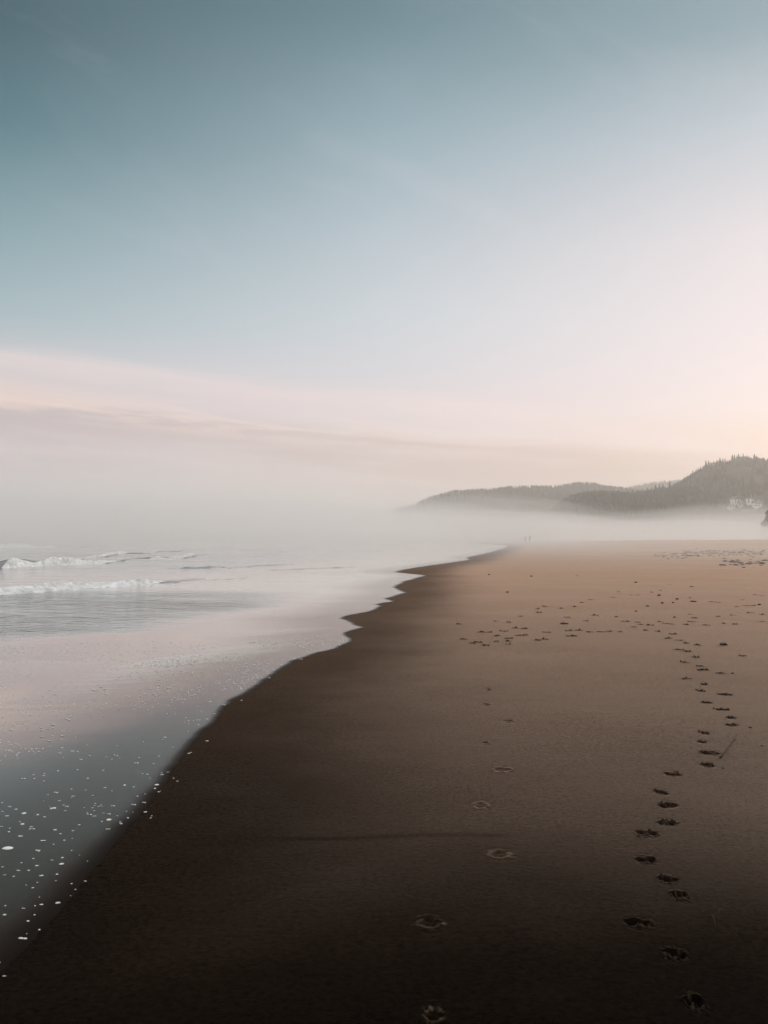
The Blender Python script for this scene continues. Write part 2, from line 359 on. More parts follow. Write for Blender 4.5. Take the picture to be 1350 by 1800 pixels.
def print_shape(u, v, style, seed):
    """height of a footprint over the undisturbed sand, with its colour amounts: stirred, shaded hollows and lit rims; u v in -1..1"""
    r2 = np.random.default_rng(seed)
    r = np.sqrt(u * u + v * v)
    f = np.zeros_like(r); st = np.zeros_like(r); pr = np.zeros_like(r)
    if style == 'dark':
        n = int(r2.integers(3, 6)); ph = r2.uniform(-0.25, 0.25)
        for k in range(n):                                   # toe and pad hollows side by side, each with a lip
            a = -0.58 + 1.16 * (k + 0.5) / n + r2.uniform(-0.08, 0.08); b = r2.uniform(-0.22, 0.22) + ph
            w, h = r2.uniform(0.13, 0.21), r2.uniform(0.16, 0.30)
            d = ((u - a) / w) ** 2 + ((v - b) / h) ** 2
            f = f - r2.uniform(0.016, 0.028) * np.exp(-d)
            f = f + r2.uniform(0.004, 0.010) * np.exp(-(((u - a) / (w * 1.3)) ** 2 + ((v - b - h * 1.25) / 0.12) ** 2))
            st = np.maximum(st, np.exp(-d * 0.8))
        for k in range(int(r2.integers(5, 11))):             # thrown crumbs
            a, b = r2.uniform(-0.7, 0.7), r2.uniform(-0.55, 0.6); w = r2.uniform(0.05, 0.12)
            f = f + r2.uniform(0.006, 0.015) * np.exp(-(((u - a) ** 2 + (v - b) ** 2) / w ** 2) ** 1.5)
            pr = np.maximum(pr, 0.5 * np.exp(-(((u - a) ** 2 + (v - b + w * 0.4) ** 2) / (w * 0.9) ** 2)))  # lit side of each crumb painted in
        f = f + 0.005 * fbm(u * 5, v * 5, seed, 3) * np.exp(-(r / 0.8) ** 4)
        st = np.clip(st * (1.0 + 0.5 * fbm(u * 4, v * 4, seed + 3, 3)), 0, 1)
    else:
        a0, wd_ = r2.uniform(-0.15, 0.15), r2.uniform(0.40, 0.55); hd_ = r2.uniform(0.32, 0.5)
        rr = np.sqrt(((u - a0) / wd_) ** 2 + (v / hd_) ** 2); ang = np.arctan2(v, u)
        part = np.clip(0.55 + 0.9 * fbm(np.cos(ang) * 1.3 + seed, np.sin(ang) * 1.3, seed, 2), 0, 1)
        f = -0.005 * np.exp(-rr ** 4) + 0.004 * part * np.exp(-((rr - 1.05) / 0.2) ** 2) + 0.003 * fbm(u * 4, v * 4, seed, 3) * np.exp(-(r / 0.8) ** 4)
        pr = part * np.exp(-((rr - 1.0) / 0.3) ** 2) * np.clip(0.55 + 1.9 * fbm(u * 5, v * 5, seed + 2, 3), 0, 1)  # catch of light along the rim, painted in
        pr = np.clip(pr * 1.8, 0, 1)
        st = 0.14 * np.exp(-(((u - a0) / (wd_ * 0.5)) ** 2 + ((v + hd_ * 0.2) / (hd_ * 0.35)) ** 2))
    e = 1 - sstep(0.80, 0.97, r)
    return f * e, r, st * e, pr * e

def sand_full(X, Y):
    """sand with hollows pressed under the near footprints"""
    z = sand_h(X, Y)
    for i, (px, py, pz, hw, hd, st, tier) in enumerate(PRINTS):
        if py > 9: continue
        m = (np.abs(X - px) < hw) & (np.abs(Y - py) < hd)
        if not m.any(): continue
        f, r, _a, _b = print_shape((X[m] - px) / hw, (Y[m] - py) / hd, st, 100 + i * 7)
        z[m] += np.minimum(f, 0) - 0.006 * (1 - sstep(0.45, 0.85, r))
    return z

# sand sheet: polar grid that reaches the horizon, fine in front of the camera
def ring_list():
    r = [0.0, 0.3, 0.7]; x = 1.2
    while x < 7000:
        r.append(x)
        x *= 1.0042 if 1.9 < x < 9 else (1.008 if x < 30 else (1.014 if x < 160 else 1.06))
    return np.array(r)
rings = ring_list()
angs = np.concatenate([np.radians(np.linspace(-180, -40, 60)), np.radians(np.linspace(-39.5, 34, 640)), np.radians(np.linspace(36, 180, 60))])
RR, AA = np.meshgrid(rings, angs, indexing='ij')
GX, GY = (RR * np.sin(AA)).ravel(), (RR * np.cos(AA)).ravel()
lim = 4900.0
big = np.maximum(np.maximum(np.abs(GX), np.abs(GY)) / lim, 1.0); GX /= big; GY /= big
GZ = sand_full(GX, GY)
me = mesh_np('beach_sand', np.stack([GX, GY, GZ], 1), grid_faces(len(rings), len(angs)))
sdist = GX - shore(GY)
def wet_and_vignette(X, Y):
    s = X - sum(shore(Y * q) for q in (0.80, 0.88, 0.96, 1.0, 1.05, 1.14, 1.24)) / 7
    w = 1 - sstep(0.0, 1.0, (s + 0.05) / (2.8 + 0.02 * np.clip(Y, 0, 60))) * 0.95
    return np.clip(np.maximum(w, (1 - sstep(2.5, 5.6, Y)) * 1.0), 0, 1)  # near term paints a vignette-like foreground darkening into the sand colour
attr(me, 'wet', wet_and_vignette(GX, GY)); attr(me, 'stir_shade', GX * 0); attr(me, 'lit_paint', GX * 0)
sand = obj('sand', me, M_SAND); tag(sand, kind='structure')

# ------------------------------------------------------------------ sea: swash film near, swell and open water farther out
vr = np.concatenate([np.arange(1990, 1300, -3.0), np.arange(1300, 1130, -1.0), np.arange(1130, 1000, -0.5), np.arange(1000, 956, -0.35)])
yr = []
for v in vr:
    d = pixdir(CX, v); yr.append(d[1] * EYE / -d[2])
yr = list(yr); y = yr[-1]
while y < 4850: y *= 1.02; yr.append(min(y, 4890))
yr = np.array([-4890, -1500, -400, -100, -30, -8, -2, 0.0, 0.6] + [q for q in yr if q > 0.9])
cols = np.concatenate([[0, 0.012, 0.03, 0.06, 0.10, 0.16, 0.24, 0.34, 0.46, 0.6], 0.6 * 1.055 ** np.arange(1, 171)])
cols = cols[cols < 4700]; cols = np.append(cols, 4860.0)
YY, CC = np.meshgrid(yr, cols, indexing='ij')
wob = 0.05 * fbm(YY * 1.3, YY * 0 + 2, 31, 3) * np.clip(YY / 8, 0.4, 2) * (YY > 2)
wob = wob + 0.018 * fbm(YY * 7, YY * 0 + 5, 33, 3) * (YY > 2) * np.clip(YY / 8, 0.5, 2)
edge_w = np.clip(YY / 10, 0.35, 4.0)                         # the film's rim is spread wider farther away
SXs = shore(YY) + 0.03 + wob
XX = np.maximum(SXs - CC, -4890)
def swell(X, Y, s):
    out = sstep(2.5, 9, s)
    z = 0.13 * out * sstep(13, 24, Y) - 0.013 * np.clip(Y - 4, 0, 7) * (1 - sstep(12, 19, Y)) * sstep(0.4, 2.5, s)
    wl = fbm(X * 0.10, Y * 0.55, 41, 3)
    z = z + (0.035 * wl + 0.02 * fbm(X * 0.5, Y * 1.6, 47, 3)) * sstep(3, 12, s) * sstep(12, 26, Y)
    far = sstep(28, 60, Y) * sstep(6, 22, s)
    z = z + far * (0.10 * np.sin(Y * 0.55 + X * 0.06 + 2.5 * fbm(X * 0.03, Y * 0.03, 51, 2)) + 0.09 * fbm(X * 0.2, Y * 0.7, 53, 3))
    return z
S = CC
film = sstep(0.0, 1.0, S / np.interp(YY, [2.5, 3.5, 4.6, 7, 12, 30], [0.80, 0.44, 0.24, 0.14, 0.18, 0.40]))
ZZ = -0.006 + 0.0105 * sstep(0, 0.05, S) + swell(XX, YY, S)
me = mesh_np('sea', np.stack([XX.ravel(), YY.ravel(), ZZ.ravel()], 1), grid_faces(len(yr), len(cols))[:, ::-1])
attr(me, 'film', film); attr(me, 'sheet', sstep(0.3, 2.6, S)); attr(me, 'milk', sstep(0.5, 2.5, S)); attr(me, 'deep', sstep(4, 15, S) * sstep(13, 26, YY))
ylow = 13.2 + 4.0 * np.clip(1 - (S - 3) / 4, 0, 1)
band = sstep(1.8, 4.5, S) * sstep(ylow - 3.2, ylow + 3.6, YY) * (1 - sstep(19.0, 24.0, YY)) * np.clip(0.8 + 0.9 * fbm(XX * 0.22, YY * 0.7, 58, 3), 0.15, 1.4)
attr(me, 'chop', np.clip(0.004 + 0.62 * band + 0.17 * sstep(22, 40, YY) * sstep(3, 10, S), 0, 1))
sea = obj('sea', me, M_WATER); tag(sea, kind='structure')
def sea_z(x, y):
    s = float(shore(y)) - x
    return 0.0045 + float(swell(np.array([x]), np.array([y]), np.array([s]))[0])

# ------------------------------------------------------------------ breaking waves
def wave(px_line, height, depth_len, foam_w, label, seed, foam_range=(0.0, 1.0), foam_h=1.0):
    pts = []
    for u, v in px_line:
        d = pixdir(u, v); k = (EYE - 0.12) / -d[2]; pts.append((d[0] * k, d[1] * k))
    pts = np.array(pts); seg = np.r_[0, np.cumsum(np.hypot(*np.diff(pts, axis=0).T))]
    n = max(60, int(seg[-1] / 0.12)); t = np.linspace(0, seg[-1], n)
    px, py = np.interp(t, seg, pts[:, 0]), np.interp(t, seg, pts[:, 1])
    for _ in range(12):
        px[1:-1] = (px[:-2] + px[1:-1] * 2 + px[2:]) / 4; py[1:-1] = (py[:-2] + py[1:-1] * 2 + py[2:]) / 4
    tn = t / t[-1]
    env = sstep(0, 0.03, tn + (0.05 if foam_range[0] <= 0 else 0)) * (1 - sstep(0.52, 0.84, tn)) * (0.75 + 0.5 * (fbm(t * 0.35, t * 0, seed, 3)))
    env = np.clip(env, 0.02, 1.3) * np.where(tn > foam_range[1] - 0.03, 0.40, 1.0) * np.where(tn < foam_range[0], 0.6, 1.0)
    gate = np.clip(0.80 + 0.85 * fbm(t * 0.9, t * 0, seed + 21, 3), 0.38, 1.12); env = env * gate
    env = np.convolve(np.pad(env, 6, 'edge'), np.ones(13) / 13, 'valid')
    py = py + 0.25 * fbm(t * 0.5, t * 0, seed + 3, 3)
    # body: steep front face, long back
    prof = np.array([(-0.10, -0.06), (-0.02, 0.02), (0.05, 0.30), (0.10, 0.62), (0.16, 0.88), (0.25, 1.0), (0.38, 0.92), (0.55, 0.68), (0.78, 0.34), (1.0, 0.08), (1.15, -0.06)])
    base = np.array([sea_z(float(a), float(b)) for a, b in zip(px, py)])
    V = np.stack([np.repeat(px, len(prof)),
                  (py[:, None] + prof[None, :, 0] * depth_len).ravel(),
                  (base[:, None] + prof[None, :, 1] * height * env[:, None]).ravel()], 1)
    w = empty('breaking_wave', (float(px.mean()), float(py.mean()), 0))
    V = V - np.array([px.mean(), py.mean(), 0])
    mb = mesh_np('wave_body', V, grid_faces(n, len(prof))); ln = len(V)
    attr(mb, 'film', np.ones(ln)); attr(mb, 'sheet', np.full(ln, 0.4)); attr(mb, 'milk', np.ones(ln)); attr(mb, 'deep', np.ones(ln)); attr(mb, 'chop', np.full(ln, 0.05))
    obj('wave_body', mb, M_WATER, w)
    # foam: lumpy roll over the crest and down the front
    a, b = foam_range
    kk = np.where((tn >= a) & (tn <= b))[0]
    m2 = 14; q = np.linspace(0, 1, m2)
    fy = -0.09 + q * foam_w / depth_len
    fz = np.interp(fy, prof[:, 0], prof[:, 1])
    tt = (tn[kk] - a) / max(b - a, 1e-6)
    fenv = sstep(0, 0.05, tt + (0.06 if a <= 0 else 0)) * (1 - 0.72 * sstep(0.55, 0.80, tt)) * (1 - sstep(0.86, 1.0, tt))
    X2 = np.repeat(px[kk], m2); 
    Y2 = (py[kk][:, None] + fy[None] * depth_len)
    puff = np.sin(np.pi * q)[None] * (fenv * np.clip(gate[kk], 0.5, 1.1))[:, None]
    lum = fbm(X2.reshape(len(kk), m2) * 3.0, Y2 * 4 + q[None] * 5, seed + 9, 4)
    lum2 = np.abs(fbm(X2.reshape(len(kk), m2) * 9, q[None] * 7 + 0 * Y2, seed + 12, 2))
    Z2 = base[kk][:, None] + fz[None] * height * env[kk][:, None] + puff * height * foam_h * (0.26 + 0.36 * lum + 0.20 * lum2) - (1 - fenv[:, None]) * 0.12 - 0.02
    Y2 = Y2 - puff * 0.12 * (lum + 0.3)
    V2 = np.stack([X2 - px.mean(), Y2.ravel() - py.mean(), Z2.ravel()], 1)
    obj('foam_crest', mesh_np('foam_crest', V2, grid_faces(len(kk), m2)), M_SURF, w)
    tag(w, label, 'wave', 'small waves breaking towards the beach')
    return w
wave([(-160, 1056), (0, 1045), (130, 1036), (235, 1030), (272, 1026), (330, 1021), (400, 1017), (445, 1014)], 0.27, 2.6, 1.0,
     'nearest white breaking wave running along the edge of the dark shallow water', 61, (0.0, 1.0), 1.2)
wave([(-120, 1004), (20, 999), (110, 994), (205, 988), (260, 983)], 0.50, 5.0, 1.7,
     'breaking wave behind the nearest one, with a dark unbroken hump at its far left end', 73, (0.15, 1.0), 1.15)
wave([(150, 980), (215, 977), (265, 973), (300, 970), (345, 968)], 0.17, 5.0, 2.4,
     'short faint foam ridge rising behind the right end of the second breaking wave', 83, (0.0, 1.0), 2.2)
wave([(-160, 966), (-40, 964.5), (60, 963), (130, 962.5), (195, 962)], 0.55, 9.0, 4.5,
     'farthest breaking wave, a pale foam line almost lost in the mist', 97, (0.0, 1.0), 1.0)
wave([(262, 984), (300, 981.5), (340, 979), (370, 977)], 0.22, 3.0, 1.3,
     'small thin white wave crest between the foam ridge and the dark ripple', 103, (0.0, 1.0), 1.5)
def ripple(px_line, height, depth_len, label, seed):
    pts = []
    for u, v in px_line:
        d = pixdir(u, v); k = (EYE - 0.12) / -d[2]; pts.append((d[0] * k, d[1] * k))
    pts = np.array(pts); n = 90; t = np.linspace(0, 1, n); s0 = np.linspace(0, 1, len(pts))
    px, py = np.interp(t, s0, pts[:, 0]), np.interp(t, s0, pts[:, 1]) + 0.2 * fbm(t * 9, t * 0, seed, 3)
    env = np.sin(np.pi * np.clip(t, 0.01, 0.99)) ** 0.6 * (0.8 + 0.8 * fbm(t * 7, t * 0, seed + 1, 3))
    prof = np.array([(-0.15, -0.08), (0.0, 0.10), (0.12, 0.55), (0.25, 0.95), (0.36, 1.0), (0.55, 0.7), (0.8, 0.3), (1.1, -0.08)])
    base = np.array([sea_z(float(a), float(b)) for a, b in zip(px, py)])
    V = np.stack([np.repeat(px, 8), (py[:, None] + prof[None, :, 0] * depth_len).ravel(), (base[:, None] + prof[None, :, 1] * height * np.clip(env, 0.05, 2)[:, None]).ravel()], 1)
    c = np.array([px.mean(), py.mean(), 0.0])
    mb = mesh_np('wave_hump', V - c, grid_faces(n, 8)); ln = len(V)
    attr(mb, 'film', np.ones(ln)); attr(mb, 'sheet', np.full(ln, 0.4)); attr(mb, 'milk', np.ones(ln)); attr(mb, 'deep', np.full(ln, 0.6)); attr(mb, 'chop', np.full(ln, 0.04))
    o = obj('wave_hump', mb, M_WATER); o.location = c
    tag(o, label, 'wave', 'low unbroken ripples of the shallow sea')
ripple([(285, 1001), (330, 1000), (388, 998)], 0.075, 1.7, 'dark unbroken ripple, thickest of the low ones, behind the nearest breaking wave', 7)
ripple([(400, 999), (445, 996), (520, 992)], 0.05, 1.5, 'thin grey ripple continuing right of the thick dark one towards the beach', 8)
ripple([(470, 1002), (560, 997), (625, 994)], 0.05, 1.4, 'faint broad ripple closest to the beach in front of the mist', 9)

# ------------------------------------------------------------------ footprint meshes (patches of churned or pressed sand)
ORD = ['lowest', 'second', 'third', 'fourth', 'fifth', 'sixth', 'seventh', 'eighth', 'ninth', 'tenth', 'eleventh', 'twelfth', 'thirteenth', 'fourteenth', 'fifteenth',
       'sixteenth', 'seventeenth', 'eighteenth', 'nineteenth']
rank = {}
for tier in ('near', 'pale'):
    ids = sorted([i for i, p in enumerate(PRINTS) if p[6] == tier], key=lambda i: PRINTS[i][1])
    for k, i in enumerate(ids): rank[i] = k
for i, (px, py, pz, hw, hd, st, tier) in enumerate(PRINTS):
    n = 56 if py < 9 else 22
    u, v = np.meshgrid(np.linspace(-1, 1, n), np.linspace(-1, 1, n), indexing='xy')
    f, r, stv, lit_v = print_shape(u.ravel(), v.ravel(), st, 100 + i * 7)
    X, Y = px + u.ravel() * hw, py + v.ravel() * hd
    if py >= 9: f = np.maximum(f * 1.7, 0) + 0.001
    z = sand_h(X, Y) + f + 0.0004 - 0.0009 * sstep(0.62, 1.0, r)
    fc = grid_faces(n, n); keep = (r[fc] < 1.02).all(1)
    me = mesh_np('footprint', np.stack([X - px, Y - py, z - pz], 1), fc[keep])
    attr(me, 'wet', wet_and_vignette(X, Y)); attr(me, 'stir_shade', stv); attr(me, 'lit_paint', lit_v)
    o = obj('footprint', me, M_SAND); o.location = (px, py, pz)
    if tier == 'near':
        w = ORD[rank[i]]
        lab = ('dark churned footprint in the right-hand track, ' + (w + ' one, nearest the viewer' if rank[i] == 0 else w + ' counting up from the bottom of the photo'))
        tag(o, lab, 'footprint', 'dark footprints leading away on the right')
    elif tier == 'pale':
        w = ORD[rank[i]]
        lab = ('pale shallow footprint in the middle track, ' + (w + ' one at the bottom edge' if rank[i] == 0 else w + ' counting up from the bottom edge'))
        tag(o, lab, 'footprint', 'pale shallow footprints up the middle of the sand')
    elif tier == 'right':
        tag(o, 'small dark footprint on the right, between the trampled band and the big near prints', 'footprint', 'small footprints below the right end of the trampled band')
    else:
        tag(o, 'tiny dark footprint in the trampled band that crosses the beach in mid distance', 'footprint', 'footprints of the trampled band')

# ------------------------------------------------------------------ pebbles, clods, twigs
def rock_mesh(name, seed, sub=2, flat=0.6, rough=0.3):
    bm = bmesh.new(); bmesh.ops.create_icosphere(bm, subdivisions=sub, radius=1.0)
    co = np.array([v.co[:] for v in bm.verts])
    k = 1 + rough * fbm(co[:, 0] * 1.3 + seed, co[:, 1] * 1.3 + co[:, 2] * 1.7, seed, 3)
    for v, s in zip(bm.verts, k): v.co = Vector((v.co.x * s, v.co.y * s, v.co.z * s * flat))
    m = bpy.data.meshes.new(name); bm.to_mesh(m); bm.free()
    m.polygons.foreach_set('use_smooth', np.full(len(m.polygons), True)); m.materials.append(M_ROCK)
    return m
peb = [rock_mesh('pebble', 3 + k) for k in range(4)]
for i, (u, v) in enumerate(PEBBLES):
    x, y, z = hit(u, v, sand_h)
    o = obj('pebble', peb[i % 4]); s = y / F * rng.uniform(1.8, 2.8); s = min(s, 0.045)
    o.location = (x, y, z + s * 0.3); o.scale = (s * 1.2, s, s); o.rotation_euler = (0, 0, rng.uniform(0, 6))
    tag(o, 'small dark round pebble lying alone on the smooth sand', 'pebble', 'pebbles scattered over the sand')
for (u, v), lab in zip(CLODS, ['dark lump of debris at the left of the trampled band, below a lone footprint', 'dark lump of debris in the middle right of the beach among small pebbles']):
    x, y, z = hit(u, v, sand_h); o = obj('debris_clump', rock_mesh('debris_clump', 40, 3, 0.45, 0.7)); o.location = (x, y, z + 0.01); o.scale = (0.07, 0.05, 0.045); tag(o, lab, 'debris')
x, y, z = hit(1273, 1134, sand_h)
o = obj('stone', rock_mesh('stone', 22, 3, 0.6, 0.45)); o.location = (x, y, z + 0.012); o.scale = (0.055, 0.04, 0.045)
tag(o, 'dark stone with a lit top lying alone on the sand at the right', 'stone')

def tube(name, pts, radii, mat, parent=None, seg=7):
    pts = [Vector(p) for p in pts]; V, Fc = [], []
    for i, p in enumerate(pts):
        d = (pts[min(i + 1, len(pts) - 1)] - pts[max(i - 1, 0)]).normalized()
        a = d.orthogonal().normalized(); b = d.cross(a)
        for k in range(seg):
            t = 2 * math.pi * k / seg; V.append(p + (a * math.cos(t) + b * math.sin(t)) * radii[i])
    for i in range(len(pts) - 1):
        for k in range(seg):
            Fc.append((i * seg + k, i * seg + (k + 1) % seg, (i + 1) * seg + (k + 1) % seg, (i + 1) * seg + k))
    Fc.append(tuple(range(seg))[::-1]); Fc.append(tuple((len(pts) - 1) * seg + k for k in range(seg)))
    return obj(name, mesh_np(name, [tuple(v) for v in V], Fc), mat, parent)
def twig(pxs, r0, label):
    P = [Vector(hit(u, v, sand_h)) for u, v in pxs]; b = P[0].copy()
    root = empty('twig', b)
    pts = []
    for i in range(len(P) - 1):
        for t in np.linspace(0, 1, 5)[:-1]: pts.append(P[i].lerp(P[i + 1], float(t)))
    pts.append(P[-1])
    n = len(pts)
    loc = [p - b + Vector((0, 0, r0 * 0.9 + 0.02 * math.sin(math.pi * i / (n - 1)) + random.uniform(-1, 1) * r0 * 0.3)) for i, p in enumerate(pts)]
    tube('stem', loc, [r0 * (1.15 - 0.8 * i / (n - 1)) for i in range(n)], M_TWIG, root)
    m = loc[int(n * 0.45)]
    tube('side_shoot', [m, m + Vector((0.03, 0.02, 0.008)), m + Vector((0.055, 0.05, 0.012))], [r0 * 0.6, r0 * 0.45, r0 * 0.2], M_TWIG, root)
    tag(root, label, 'twig')
twig([(1266, 1333), (1277, 1322), (1286, 1312), (1292, 1303), (1294.5, 1298), (1294, 1291)], 0.0062, 'thin dark curved twig lying on the sand right of the dark track')
twig([(1249, 1612), (1253, 1620), (1258, 1627)], 0.003, 'short thin twig lying on the dark sand low in the photo')

# beach wrack: dark trampled strip high on the right of the beach
def wrack(u0, u1, v, n, label, seed):
    r2 = random.Random(seed); cx, cyy, cz = hit((u0 + u1) / 2, v, sand_h)
    bm = bmesh.new()
    for k in range(n):
        u = r2.uniform(u0, u1); vv = v + r2.gauss(0, 3.0)
        d = pixdir(u, vv); x, y, z = hit(u, vv, sand_h)
        if y > 140: continue
        s = r2.uniform(0.04, 0.13)
        m = Matrix.Translation((x - cx, y - cyy, z - cz + s * 0.1)) @ Matrix.Rotation(r2.uniform(0, 6), 4, 'Z') @ Matrix.Diagonal((s * 1.9, s, s * 0.42, 1))
        bmesh.ops.create_icosphere(bm, subdivisions=1, radius=1.0, matrix=m)
    for q in bm.verts: q.co += Vector((r2.gauss(0, 0.02), r2.gauss(0, 0.02), r2.gauss(0, 0.008)))
    me = bpy.data.meshes.new('seaweed_wrack'); bm.to_mesh(me); bm.free()
    o = obj('seaweed_wrack', me, M_WRACK); o.location = (cx, cyy, cz); tag(o, label, 'seaweed', kind='stuff')
wrack(1200, 1345, 972, 190, 'dark scattered wrack on the upper beach at the right, broadest strip', 1)
wrack(1150, 1230, 977, 40, 'sparse wrack left of the broad strip', 2)
wrack(1270, 1349, 988, 50, 'sparse wrack below the broad strip at the right edge', 3)

# ------------------------------------------------------------------ foam flecks on the swash film
def foam_mesh(seed):
    r2 = random.Random(seed); bm = bmesh.new()
    for k in range(r2.randint(2, 4)):
        m = Matrix.Translation((r2.gauss(0, 0.55), r2.gauss(0, 0.22), 0)) @ Matrix.Diagonal((r2.uniform(0.5, 0.9), r2.uniform(0.35, 0.55), r2.uniform(0.2, 0.38), 1))
        bmesh.ops.create_icosphere(bm, subdivisions=2, radius=1.0, matrix=m)
    for v in bm.verts:
        v.co += Vector((r2.gauss(0, 0.035), r2.gauss(0, 0.035), abs(r2.gauss(0, 0.03))))
    me = bpy.data.meshes.new('foam_fleck'); bm.to_mesh(me); bm.free()
    me.polygons.foreach_set('use_smooth', np.full(len(me.polygons), True)); me.materials.append(M_FOAM)
    return me
FM = [foam_mesh(200 + k) for k in range(9)]
FLECKS = [(x / 3.857, 1350 + y / 3.857, s / 3.857) for x, y, s in
          [(355, 276, 30), (172, 308, 34), (160, 382, 30), (220, 415, 24), (213, 400, 18), (67, 434, 18), (62, 409, 15), (125, 466, 36), (283, 496, 24), (258, 562, 22), (75, 545, 84), (219, 615, 22),
           (240, 666, 28), (188, 697, 20), (118, 697, 18), (21, 671, 18), (33, 726, 15), (86, 738, 18), (282, 731, 22), (392, 722, 20), (420, 650, 36), (428, 609, 20), (347, 627, 16), (225, 813, 20), (247, 778, 14),
           (374, 767, 13), (397, 914, 38), (505, 818, 16), (488, 785, 15), (482, 862, 12), (579, 762, 12), (590, 632, 10), (278, 928, 18), (242, 937, 14), (152, 954, 18), (22, 998, 26), (240, 997, 14), (198, 1040, 22), (262, 1090, 22),
           (138, 1160, 44), (177, 1126, 10), (23, 1406, 16), (3, 1320, 10), (540, 592, 10), (480, 560, 14), (486, 480, 10), (437, 491, 13), (366, 519, 13), (408, 447, 12), (487, 428, 20), (370, 421, 18), (538, 386, 14), (692, 363, 15), (745, 350, 38), (725, 417, 22),
           (740, 313, 15), (598, 315, 14), (595, 305, 10), (300, 333, 15), (455, 262, 15), (640, 242, 14), (684, 252, 8), (625, 272, 10), (490, 193, 16), (627, 188, 12), (710, 135, 14), (582, 151, 10), (850, 117, 20), (900, 131, 20), (1072, 115, 34),
           (1172, 65, 15), (1205, 85, 15), (1135, 30, 12), (1074, 158, 12), (938, 193, 16), (910, 250, 20), (978, 235, 16), (862, 295, 10), (898, 300, 9), (980, 177, 9), (1020, 70, 10), (962, 40, 10), (1100, 34, 10), (10, 398, 14), (10, 296, 16), (8, 234, 14), (66, 262, 14), (110, 280, 16), (138, 366, 12), (148, 643, 16), (40, 935, 14), (262, 878, 12), (180, 795, 10)]]
NAMED = {1: 'largest round foam fleck floating alone near the top of the dark shallows', 10: 'longest thin streak of foam, reaching in from the left edge over dark shallows',
         26: 'broad white foam fleck at the dark rim of the water, lower left', 39: 'big lumpy pinkish white foam clot near the bottom left corner', 53: 'thin wavy foam streak in the grey shallows near the sand'}
used = []
def put_fleck(u, v, halfpx, label=None):
    d = pixdir(u, v); k = (EYE - 0.004) / -d[2]; x, y = d[0] * k, d[1] * k
    s = float(shore(y)) - x
    if s < -0.12 or y > 30: return False
    z = sand_h(x, y) if s < 0.02 else sea_z(x, y)
    o = obj('foam_fleck', FM[int(rng.integers(9))])
    w = halfpx * y / F * 1.08
    o.location = (x, y, float(z) + 0.001); o.scale = (w, min(w * rng.uniform(0.9, 1.6), 0.035), min(w * 0.8, 0.012)); o.rotation_euler = (0, 0, rng.uniform(-0.3, 0.35))
    tag(o, label or 'small white foam fleck on the thin glossy water at the edge of the beach', 'foam fleck', 'foam flecks on the shallow water')
    return True
cnt = 0
for i, (u, v, s) in enumerate(FLECKS):
    cnt += put_fleck(u, v, max(s / 2, 1.4) , NAMED.get(i))
while cnt < 275:
    v = 1120 + 330 * rng.random() ** 0.8
    u = rng.random() * 620
    if fbm(np.array([u * 0.02]), np.array([v * 0.05]), 77, 3)[0] < -0.05: continue
    cnt += put_fleck(u, v, rng.uniform(1.1, 2.6))
# the finer froth specks, beyond counting, as one mass
bm = bmesh.new(); k = 0
r2 = random.Random(4)
while k < 1000:
    v = 1030 + 360 * r2.random(); u = r2.random() * 720
    d = pixdir(u, v); q = (EYE - 0.004) / -d[2]; x, y = d[0] * q, d[1] * q
    s = float(shore(y)) - x
    if s < 0.05 or s > 5.5 or y > 13.0: continue
    if fbm(np.array([x * 0.9]), np.array([y * 0.9]), 78, 3)[0] < r2.uniform(-0.25, 0.25): continue
    w = y / F * r2.uniform(0.6, 1.3)
    m = Matrix.Translation((x, y, sea_z(x, y) + 0.0005)) @ Matrix.Diagonal((w * r2.uniform(1, 1.8), w * 1.6, w * 0.75, 1))
    bmesh.ops.create_icosphere(bm, subdivisions=1, radius=1.0, matrix=m); k += 1
me = bpy.data.meshes.new('froth'); bm.to_mesh(me); bm.free()
fo = obj('froth', me, M_FOAM); tag(fo, 'fine froth specks scattered over the shallow water', 'froth', kind='stuff')
# ------------------------------------------------------------------ hills
def ridge(name, sil, D, front, back, seed, base=0.0, tree_h=0.0):
    """a solid hill whose crest runs along y = D; sil gives the skyline in photograph pixels"""
    us = np.array([p[0] for p in sil], float); vs = np.array([p[1] for p in sil], float)
    xs = (us - CX) / F * D; zs = EYE + (HOR - vs) / F * D - tree_h
    def hf(X, Y):
        X = np.asarray(X, float); Y = np.asarray(Y, float)
        top = np.interp(X, xs, zs, left=-3, right=-3)
        t = np.where(Y < D, (D - Y) / front, (Y - D) / back)
        prof = np.cos(np.clip(t, 0, 1) * math.pi / 2) ** 1.35
        gull = 1 + 0.16 * fbm(X / (front * 0.22), Y / (front * 0.5), seed, 4) * np.clip(t, 0, 1) * 2
        return np.where(t <= 1, -3 + (top + 3) * np.clip(prof * gull, 0, 1), -3)
    nxg, nyg = 150, 56
    Xg, Yg = np.meshgrid(np.linspace(xs[0], xs[-1], nxg), np.concatenate([np.linspace(D - front, D, 36), np.linspace(D, D + back, 21)[1:]]), indexing='ij')
    me = mesh_np(name, np.stack([Xg.ravel(), Yg.ravel(), hf(Xg, Yg).ravel()], 1), grid_faces(nxg, nyg)[:, ::-1])
    o = obj(name, me, M_SCRUB); tag(o, kind='structure')
    return hf, (xs, D)
NEAR_SIL = [(900, 944), (940, 925), (975, 896), (1000, 874), (1020, 869), (1045, 867), (1060, 868), (1080, 870), (1100, 871), (1120, 868), (1140, 865), (1160, 861), (1178, 859), (1190, 857), (1199, 851), (1214, 841),
            (1228, 830), (1243, 821), (1258, 816), (1272, 813), (1281, 815), (1292, 809), (1306, 807), (1320, 811), (1330, 809), (1340, 817), (1352, 826), (1400, 850), (1480, 868), (1600, 880), (1800, 900), (2000, 940)]
